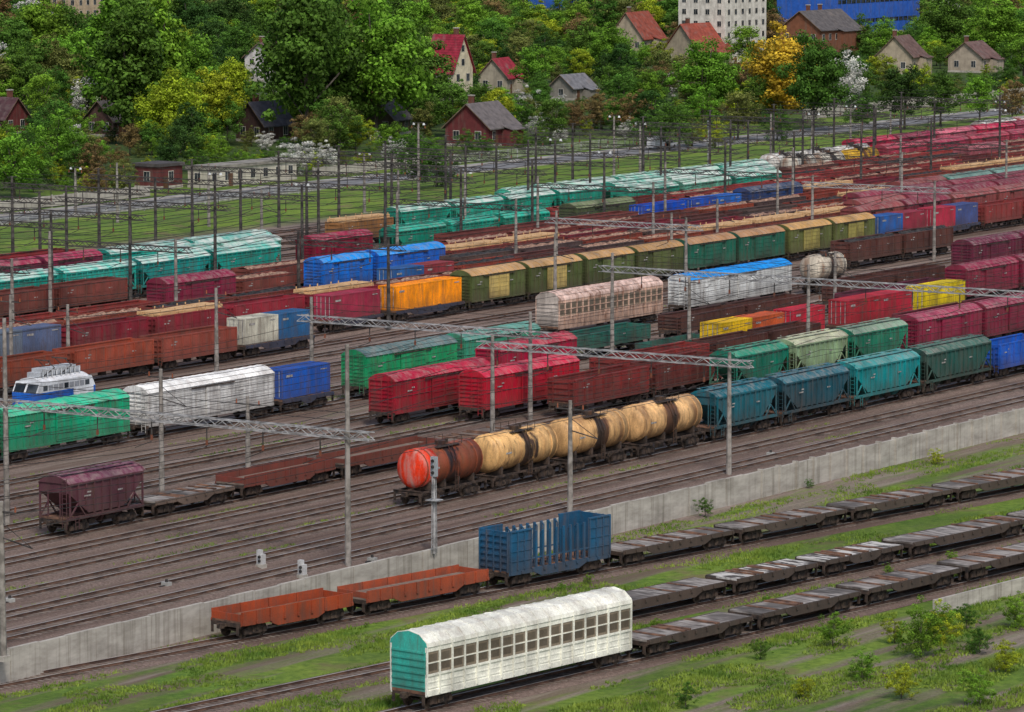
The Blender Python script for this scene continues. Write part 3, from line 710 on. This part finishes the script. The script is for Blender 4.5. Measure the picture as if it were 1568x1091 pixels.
house('brick_garage',243,288,6,5,3.6,.3,'x','643434','4c4848',0,flatroof=True)
house('white_garage',372,281,24,4,3.0,.3,'x','c4beb0','8c8880',0,flatroof=True)
house('tiled_roof_house',975,80,15,10,4.5,6.5,'x','a89c88','8c4a3c',1,rot=.15)
house('tiled_roof_house',1068,102,14,11,4.5,6.5,'x','a09480','8c483c',1,rot=-.1)
house('brick_house',1255,95,21,12,9,4.5,'x','7c503c','5c5858',2,2)
house('brown_roof_house',1380,114,12,9,5,4.5,'x','a89c88','68524c',1,rot=.2)
house('grey_roof_shed',876,152,9,6,3,2.5,'x','848078','747478',0)
house('apartment_building',1106,98,21,14,27,.5,'x','d4d0c6','8c8c8c',0,9,True)
house('apartment_building',120,62,13,10,22,.5,'x','bca88c','8c8c8c',0,7,True)
house('blue_warehouse',1300,50,54,20,14,.5,'x','2c60bc','3464b8',0,1,True)
house('blue_warehouse',850,14,20,10,12,.5,'x','2c60bc','3464b4',0,1,True)
house('red_roof_house',766,142,9,7,4,3.8,'x','a09888','8c2c38',1,rot=.2)
house('grey_roof_house',1490,110,11,9,4,3.5,'x','a89c8c','6c5450',1,rot=.1)
house('wooden_cottage',172,208,8,7,3.4,3.4,'x','543c36','504c4c',1)
house('wooden_cottage',590,206,8,7,3.4,3.4,'x','605448','54504e',1,rot=.2)
def car(c,van=False):
    m=MB(); P='plain:'+c
    pr=[(-2.1,.35),(2.1,.35),(2.15,.85),(1.2,1.0),(.6,1.5),(-1.3,1.52),(-2.0,1.0),(-2.15,.8)] if not van else [(-2.5,.4),(2.5,.4),(2.5,1.1),(1.7,1.3),(1.1,2.2),(-2.45,2.25),(-2.5,1.2)]
    m.prism(pr,-.86,.86,P,axis='y')
    for s in(-1,1):
        if van: m.prism([(1.55,1.3),(1.0,2.0),(.2,2.0),(.2,1.3)],*sorted((s*.862,s*.875)),'glass',axis='y')
        else: m.prism([(1.0,1.02),(.52,1.42),(-1.2,1.42),(-1.75,1.02)],*sorted((s*.862,s*.875)),'glass',axis='y')
        for x in(-1.35,1.35): m.lathe([(s*.8-.1,.33),(s*.8+.1,.33)],14,'dark','y',(x,0,.33),False)
    return m
for u,v,c,va in((858,222,'d8d8d8',True),(880,221,'b0b4b8',False)):
    p=pt(u,v,.02); car(c,va).obj('parked_van' if va else 'parked_car',(p.x,403,.02))
# ------------------------------------------------------------------ poles & gantries
def polemesh(m,x,y,h,mat='pole',z0=0,r=.2):
    m.lathe([(z0,r*1.25),(z0+h,r*.75)],8,mat,'z',(x,y,0),False)
def truss(m,y0,y1,z,mat,w=.34,hh=.58,t=.038):
    for dx in(-w,w):
        for dz in(0,hh): m.box(dx-t,dx+t,y0,y1,z+dz-t,z+dz+t,mat)
    n=int(abs(y1-y0)/.9); st_=(y1-y0)/n
    for i in range(n):
        a,b=y0+i*st_,y0+(i+1)*st_; f=i%2
        for dx in(-w,w): m.strut((dx,a,z+(hh if f else 0)),(dx,b,z+(0 if f else hh)),t*.7,mat)
        m.strut((-w if f else w,a,z+hh),(w if f else -w,b,z+hh),t*.6,mat)
def lampheads(m,x,y,z,mat):
    m.strut((x,y-.9,z),(x,y+.9,z),.04,mat)
    for s in(-1,1): m.lathe([(z-.35,.22),(z-.05,.13)],10,'plain:c0c4c4','z',(x+.1,y+s*.9,0),False)
def gantry(x,T0,T1,h,mat='steel',pm='pole',mids=(),top=2.0,z0=0,lamps=False):
    m=MB()
    for T in(T0,*mids,T1):
        polemesh(m,0,T,h+top,pm,z0,.2)
        m.strut((-.9,T,h+1.4),(.9,T,h+1.4),.04,'darksteel')
    if lamps: lampheads(m,0,T0,h+top+.2,'darksteel')
    truss(m,T0-2.2,T1+1.5,h,mat)
    T=T0+2.5
    while T<T1:
        m.strut((0,T,h),(0,T,h-1.1),.035,'darksteel'); m.box(-.07,.07,T-.07,T+.07,h-1.5,h-1.1,'plain:6a4030'); m.strut((0,T,h-1.6),(0,T+1.6,h-2.2),.03,'darksteel'); T+=5.3
    for z in(h+1.3,h+1.9): m.strut((0,T0,z),(0,T1,z),.02,'dark')
    m.obj('overhead_gantry',(x,0,0))
def sT(T,u): return YT(T).s_of(u,0,0)
gantry(sT(181.6,533),181.6,214.5,9.6,top=7.0)
gantry(sT(215.7,812),215.7,241,7.8,top=2.4)
gantry(sT(181.8,1116),181.8,206,9.4,top=1.2)
gantry(sT(186,1576),186,234.5,9.4,mids=(211,))
for u in(80,200,330,463,590,706,815,925,1018,1110,1215,1318,1425,1530): gantry(sT(312.8,u),312.8,336,10,mat='darksteel',pm='darksteel',lamps=(u in(463,925,1530)))
for u in(62,200,330,470,600,690,760,850,985,1040,1145,1245,1340,1430,1530): gantry(sT(341.3,u),341.3,361,9.5,mat='darksteel',pm='darksteel',top=1.5,lamps=(u in(330,850,1245)))
for u in(20,270,790,1000,1190,1380,1540): gantry(sT(289,u),289,307,9,mat='darksteel',pm='pole',top=1.5)
gantry(sT(259,1430),259,277.3,9,mat='steel',top=1.5)
gantry(sT(259,1050),259,277.3,8.6,mat='steel',top=1.5)
gantry(sT(271,595),271,283.4,9,mat='darksteel',pm='darksteel',top=1.5)
def pole(u,v,h,lamp=False,mat='pole'):
    p=pt(u,v); m=MB(); polemesh(m,0,0,h,mat)
    m.strut((0,-1.3,h-.7),(0,1.3,h-.7),.05,'darksteel')
    for y in(-1.2,0,1.2): m.lathe([(h-.65,.07),(h-.3,.05)],6,'plain:8a5038','z',(0,y,0),False)
    m.strut((0,0,h-2.4),(0,-2.6,h-2.9),.04,'darksteel'); m.strut((0,0,h-1.4),(0,-2.6,h-2.9),.02,'darksteel')
    m.box(-.35,.35,-.35,.35,-.1,.25,'concrete')
    if lamp: lampheads(m,0,0,h+.15,'darksteel')
    m.obj('lamp_post' if lamp else 'catenary_pole',p)
for a in[(873,790,9.3),(248,770,11),(5,1010,10.5),(380,722,6.5),(105,588,8),(18,598,9.5),(332,585,9.5),(401,402,9.5),(1055,545,8.5),(1278,500,8.5),(1028,430,8.5),(180,345,9),(320,352,9.5),(641,322,13,True),(940,282,11,True),(980,272,9,True),(1180,255,9),(1243,240,8),(1302,230,8,True),(1363,245,8.5),(1530,222,8,True),(558,328,9,True),(610,345,8),(116,330,7,True),(1098,398,8),(712,362,9,True),(850,468,8.5)]: pole(*a)
def mast(u,v,h):
    m=MB(); polemesh(m,0,0,h,'steel',0,.1); m.strut((-.35,0,0),(-.25,0,h*.8),.03,'steel'); m.strut((.35,0,0),(.25,0,h*.8),.03,'steel')
    z=.3
    while z<h*.8: m.strut((-.32,-.0,z),(.32,0,z),.02,'steel'); z+=.4
    m.box(-.16,.16,-.24,.24,h-1.5,h,'plain:9aa0a4'); m.box(-.5,.5,-.5,.5,h*.55,h*.55+.06,'steel')
    for z in(h-.3,h-.75,h-1.2): m.lathe([(-.32,.11),(-.18,.13)],10,'dark','x',(0,0,z),False)
    m.obj('signal_mast',pt(u,v))
mast(665,848,7.4); mast(1085,262,8.5)
for u,v in((400,870),(463,886)):
    m=MB(); m.box(-.3,.3,-.3,.3,0,.3,'concrete'); m.box(-.2,.2,-.28,.28,.3,1.05,'plain:cccccc'); m.box(-.18,.18,-.05,.3,1.05,1.35,'plain:cccccc')
    for z in(.55,.85): m.lathe([(-.32,.1),(-.2,.12)],10,'dark','x',(0,0,z),False)
    m.obj('dwarf_signal',pt(u,v))
for u,v in((255,900),(570,862),(15,925),(1180,700),(745,838)):
    m=MB(); m.box(-.25,.25,-.3,.3,0,.4,'plain:a8a8a4'); m.box(-.8,-.25,-.1,.1,0,.2,'dark'); m.lathe([(.4,.12),(.6,.1)],8,'dark','z',(0,0,0),False); m.obj('point_machine',pt(u,v))
m=MB()
for T in(183.5,188.5,193.6,198.4,203.2,208,213.5,218.8,224,229.3,237.5,262,274,286,292,297.6,304,310,315.7,321,326.5,333,338.5,344,349.5,355):
    a,b=sT(T,-60),sT(T,1690); n=max(2,int((b-a)/55)); h=7.2; r=.017 if T<250 else .026
    for i in range(n):
        x0,x1=a+(b-a)*i/n,a+(b-a)*(i+1)/n; m.strut((x0,T,h),(x1,T,h),r,'dark')
        for k in range(6):
            t=k/6;t2=(k+1)/6; f=lambda t:h+1.7-1.3*(1-(2*t-1)**2)
            m.strut((x0+(x1-x0)*t,T,f(t)),(x0+(x1-x0)*t2,T,f(t2)),r*1.1,'dark')
m.obj('overhead_wires')
# ------------------------------------------------------------------ trees
def treemesh(name,seed,shape,nclump=80,nleaf=75):
    R=np.random.default_rng(seed); m=MB()
    cz,rx,rz={'dec':(5.4,3.5,4.6),'poplar':(5.4,2.1,4.7),'shrub':(4.6,4.6,4.9),'birch':(5.3,2.8,4.7)}[shape]
    cs=[]
    lob=[R.normal(size=3)*np.array([.45,.45,.5]) for _ in range(7)]
    while len(cs)<nclump:
        p=R.normal(size=3); p/=np.linalg.norm(p); r=R.random()**.42
        q=lob[R.integers(7)]
        p=p*r*.8+q*.42
        if shape in('dec','birch') and p[2]<-.85: continue
        w=1.0 if shape=='shrub' else (1.08-.35*max(0,p[2]))
        cs.append(np.array([p[0]*rx*w,p[1]*rx*w,cz+p[2]*rz]))
    top=max(c[2] for c in cs)+.7; cs=[c*np.array([1,1,10/top]) for c in cs]
    th=cz*.9; tr=.14
    m.lathe([(0,tr*1.3),(th*.4,tr*.9),(th,tr*.5),(th+2,.05)],7,'bark','z')
    for i in range(14):
        c=cs[i*5%len(cs)]; z=th*(.3+.05*i); a=Vector((0,0,min(z,c[2]))); m.strut(a,a.lerp(Vector(c),.85),.035,'bark')
    nb=len(m.v); nf=len(m.f)
    C=np.array(cs); K=len(cs); N=K*nleaf
    cr=R.uniform(.45,1.1,K)*(1 if shape!='poplar' else .8); tone=R.uniform(.55,1.35,K)
    d=R.normal(size=(N,3)); d/=np.linalg.norm(d,axis=1)[:,None]
    ci=np.repeat(np.arange(K),nleaf); rad=cr[ci]*R.random(N)**.4
    P=C[ci]+d*rad[:,None]*np.array([1.1,1.1,.8])
    nrm=d*1.0+R.normal(size=(N,3))*.55+np.array([0,0,.35]); nrm/=np.linalg.norm(nrm,axis=1)[:,None]
    t=np.cross(nrm,R.normal(size=(N,3))); t/=np.linalg.norm(t,axis=1)[:,None]; b=np.cross(nrm,t)
    s=R.uniform(.09,.18,N)[:,None]
    V=np.stack([P-t*s,P-b*s*.7,P+t*s,P+b*s*.7],1).reshape(-1,3)
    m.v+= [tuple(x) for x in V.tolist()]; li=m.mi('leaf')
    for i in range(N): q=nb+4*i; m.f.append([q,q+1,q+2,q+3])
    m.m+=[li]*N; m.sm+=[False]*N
    me=m.mesh(name)
    at=me.attributes.new('tone','FLOAT','FACE')
    topshade=np.clip(.75+.4*(d[:,2]),.6,1.15)  # light and shade put into leaf colour: clump tops lighter, undersides darker
    vals=np.concatenate([np.ones(nf),tone[ci]*topshade*R.uniform(.8,1.2,N)]).astype(np.float32); at.data.foreach_set('value',vals)
    return me
TM={k:[treemesh(k,10*i+j,k) for j in range(4)] for i,k in enumerate(('dec','poplar','shrub','birch'))}
TMB={k:[treemesh(k+'_big',100+10*i+j,k,170,75) for j in range(2)] for i,k in enumerate(('dec','poplar','birch'))}
GR={'br':(.19,.37,.035),'mid':(.10,.215,.03),'dk':(.055,.125,.025),'yg':(.37,.46,.03),'ye':(.62,.46,.04),'bo':(.27,.19,.075),'ol':(.19,.22,.055),'bl':(.72,.71,.66)}
TN={'dec':'deciduous_tree','poplar':'poplar_tree','shrub':'shrub','birch':'birch_tree'}
def tree(u,v,hpx,kind,col,wf=1.0,z=0,h=None):
    p=pt(u,v,z); h=h or hpx*52/(v+212)
    pool=TMB[kind] if (h>14 and kind in TMB) else TM[kind]
    o=bpy.data.objects.new('blossoming_tree' if col=='bl' else TN[kind],random.choice(pool)); scene.collection.objects.link(o)
    k=h/10; o.location=p; o.scale=(k*wf,k*wf,k); o.rotation_euler[2]=random.uniform(0,6.28); c=GR[col]; j=random.uniform(.85,1.15); o.color=(c[0]*j,c[1]*j,c[2]*j,1)
for a in[(205,222,240,'poplar','mid',1.1),(250,212,230,'poplar','br',1),(168,190,200,'poplar','br',1.1),(470,222,255,'birch','mid',1),(515,215,215,'birch','mid',1),(575,212,228,'dec','br',1.05),(625,195,165,'dec','mid',1.05),
 (262,232,130,'dec','yg',1.15),(330,222,120,'dec','yg',1),(360,200,115,'birch','yg',1),(300,200,150,'dec','br',1),(88,275,115,'dec','br',1.2),(22,305,115,'dec','br',1.25),(55,290,80,'shrub','mid',1),(120,285,70,'dec','mid',1.2),(150,300,65,'shrub','bo',1),(190,302,60,'shrub','ol',1),
 (545,240,66,'shrub','yg',1.2),(500,240,58,'shrub','ol',1.1),(640,295,105,'dec','mid',1),(668,290,80,'shrub','dk',1),(455,268,60,'shrub','bl',1.3),(495,262,50,'shrub','bl',1.2),(600,250,42,'shrub','bl',1.1),(430,160,70,'dec','bl',1.1),(135,190,80,'dec','bl',1.25),(175,185,60,'shrub','bl',1.1),
 (60,135,160,'birch','br',1.15),(20,150,130,'dec','mid',1.1),(100,110,110,'birch','mid',1.1),(1200,188,160,'birch','ye',1.3),(1245,200,155,'dec','mid',1),(1075,185,130,'dec','br',1.1),(1385,200,105,'dec','dk',1.2),(1350,150,70,'dec','yg',1.4),(1025,232,88,'dec','mid',1.2),(965,208,75,'dec','bo',1.1),(880,208,60,'dec','bo',1.3),(920,200,66,'dec','bo',1.2),
 (800,188,60,'shrub','bl',1.1),(825,215,45,'shrub','bl',1.2),(1290,172,100,'dec','bl',1),(1440,195,90,'dec','mid',1.3),(1500,190,80,'dec','br',1.2),(1550,188,75,'dec','bo',1.1),(1320,205,66,'dec','mid',1.3),(1130,215,78,'dec','ol',1.3),(1095,228,50,'shrub','yg',1.2),(820,150,85,'dec','br',1.2),(755,110,85,'dec','mid',1.1),(900,118,90,'dec','mid',1.2),(935,125,95,'dec','br',1.2),(1160,190,80,'dec','mid',1.1),
 (300,250,50,'shrub','yg',1.2),(280,240,60,'dec','mid',1),(105,250,70,'shrub','bl',.8),(1010,150,85,'dec','ol',1.2),(440,60,110,'dec','mid',1.1),(340,70,100,'dec','ol',1.2),(730,60,90,'dec','mid',1.1),(1450,90,110,'dec','mid',1.2),(1530,100,110,'dec','br',1.2),(990,225,60,'shrub','mid',1.3),(1060,225,60,'shrub','ol',1.2),(1190,215,50,'shrub','mid',1.4),(715,235,40,'shrub','mid',1.2)]: tree(*a)
def blocked(u,v,hpx,wpx):
    for hu,hv,hw,hh in EXC:
        if abs(u-hu)<hw*.8+wpx and v>hv and v-hpx<hv-hh*.42: return True
        if abs(u-hu)<hw+4 and abs(v-hv)<8: return True
    return False
v=292.0; cnt=0
while v>-70:
    sc=(v+212)/52; u=-40+random.uniform(0,30)
    while u<1620:
        vv=v+random.uniform(-6,6); p=pt(u,vv)
        h=random.uniform(5.5,11.5)
        if vv<90: h=random.uniform(8,15)
        if vv<-10: h=random.uniform(12,19)
        if u<640 and vv<190: h*=1.25
        kind=random.choices(['dec','shrub','birch','poplar'],[5.5,2.2 if vv>70 else .5,2,.4])[0]
        if p.y<440 and random.random()<.55: kind='shrub'
        if kind=='shrub': h=random.uniform(2.8,4.5)
        hp=h*sc; wf=random.uniform(1.0,1.4)
        if p.y>(421 if u<1200 else 427):
            if blocked(u,vv,hp,hp*.25*wf): h=random.uniform(2,3.4); kind='shrub'; hp=h*sc; wf=1.2
            if not blocked(u,vv,hp,hp*.2):
                col=random.choices(['br','mid','dk','yg','bo','ol','bl'],[4,6,2.2,1.8,1.4,2.4,1.0 if vv>60 else .2])[0]
                tree(u,vv,hp,kind,col,wf,h=h); cnt+=1
        u+=random.uniform(3.1,5.4)*sc
    v-=random.uniform(9,12)*max(.5,sc/8)
print('mass trees',cnt)
for u,v,h,c in((1275,992,2.6,'br'),(1410,1005,4.2,'br'),(1445,985,3.2,'yg'),(1555,962,2.8,'br'),(1500,1000,2.2,'mid'),(1175,935,1.5,'br'),(1005,972,1.2,'br'),(1080,792,1.7,'mid'),(1360,880,1.0,'br'),(1458,862,1.1,'br'),(1435,712,1.6,'yg'),(1165,1010,1.6,'mid'),(1320,1040,2.2,'br'),(1380,1070,2.4,'yg'),(1500,1080,2.6,'br'),(1050,1085,1.8,'mid'),(900,895,.9,'br'),(860,905,.8,'br'),(1540,1030,2.4,'yg'),(1230,1070,1.6,'yg'),(1405,688,1.2,'br'),(1290,716,1.0,'br'),(1240,748,.9,'mid'),(1480,965,2.0,'mid'),(1370,985,2.0,'yg')):
    tree(u,v,0,'shrub',c,1.1,ZL,h=h)
m=MB(); R=random.Random(5); n=0
def tuft(x,y,z,h):
    for k in range(5):
        a=R.uniform(0,6.28); dx,dy=math.cos(a)*.05,math.sin(a)*.05; ox,oy=R.uniform(-.18,.18),R.uniform(-.18,.18); b=len(m.v)
        m.v+=[(x+ox-dx,y+oy-dy,z),(x+ox+dx,y+oy+dy,z),(x+ox+R.uniform(-.12,.12),y+oy+R.uniform(-.12,.12),z+h*R.uniform(.5,1.1))]; m.face([b,b+1,b+2],'grassblade')
def clear(x,y):
    for l in(L1,L2,L3):
        if abs((Vector((x,y))-l.o).dot(l.n))<1.6: return False
    return True
while n<46000:
    u=R.uniform(-10,1590); v=R.uniform(650,1100); p=pt(u,v,ZL)
    if p.y>179.3: continue
    n+=1
    if not clear(p.x,p.y): continue
    nn=noise.noise(Vector((p.x*.09,p.y*.3,0)))
    if nn<-.05: continue
    tuft(p.x,p.y,ZL-.02,R.uniform(.08,.26)+max(0,nn)*.35)
for _ in range(12000):
    T=R.choice([186,191,196,200.8,205.6,210.8,216,221,226.6,233,240.8,247,253,259])+R.gauss(0,.5); x=sT(T,R.uniform(-10,1590))
    if noise.noise(Vector((x*.05,T*.4,3)))<.16: continue
    tuft(x,T,0,R.uniform(.08,.22))
m.obj('grass')
# ------------------------------------------------------------------ light, camera
w=bpy.data.worlds.new("World"); scene.world=w; w.use_nodes=True; nt=w.node_tree
sky=nt.nodes.new('ShaderNodeTexSky'); sky.sky_type='NISHITA'; sky.sun_disc=False
el=math.radians(50); az=math.radians(226)
sd=Vector((math.cos(az)*math.cos(el),math.sin(az)*math.cos(el),math.sin(el)))
sky.sun_elevation=el; sky.sun_rotation=math.pi/2-az; sky.air_density=1.0; sky.dust_density=2.5; sky.ozone_density=.4
bg=nt.nodes['Background']; bg.inputs[1].default_value=.13; nt.links.new(sky.outputs[0],bg.inputs[0])
sl=bpy.data.lights.new('sun','SUN'); sl.energy=2.2; sl.angle=math.radians(11); sl.color=(1,.94,.86)
so=bpy.data.objects.new('sun',sl); scene.collection.objects.link(so); so.rotation_euler=(-sd).to_track_quat('-Z','Y').to_euler()
cd=bpy.data.cameras.new('camera'); cam=bpy.data.objects.new('camera',cd); scene.collection.objects.link(cam)
cam.location=(0,0,H); cam.rotation_euler=FW.to_track_quat('-Z','Y').to_euler(); cd.sensor_width=36; cd.lens=36*F/1568; cd.clip_start=1; cd.clip_end=9000
scene.camera=cam
scene.view_settings.view_transform='Standard'; scene.view_settings.look='None'; scene.view_settings.exposure=0
print('objects',len(bpy.data.objects))
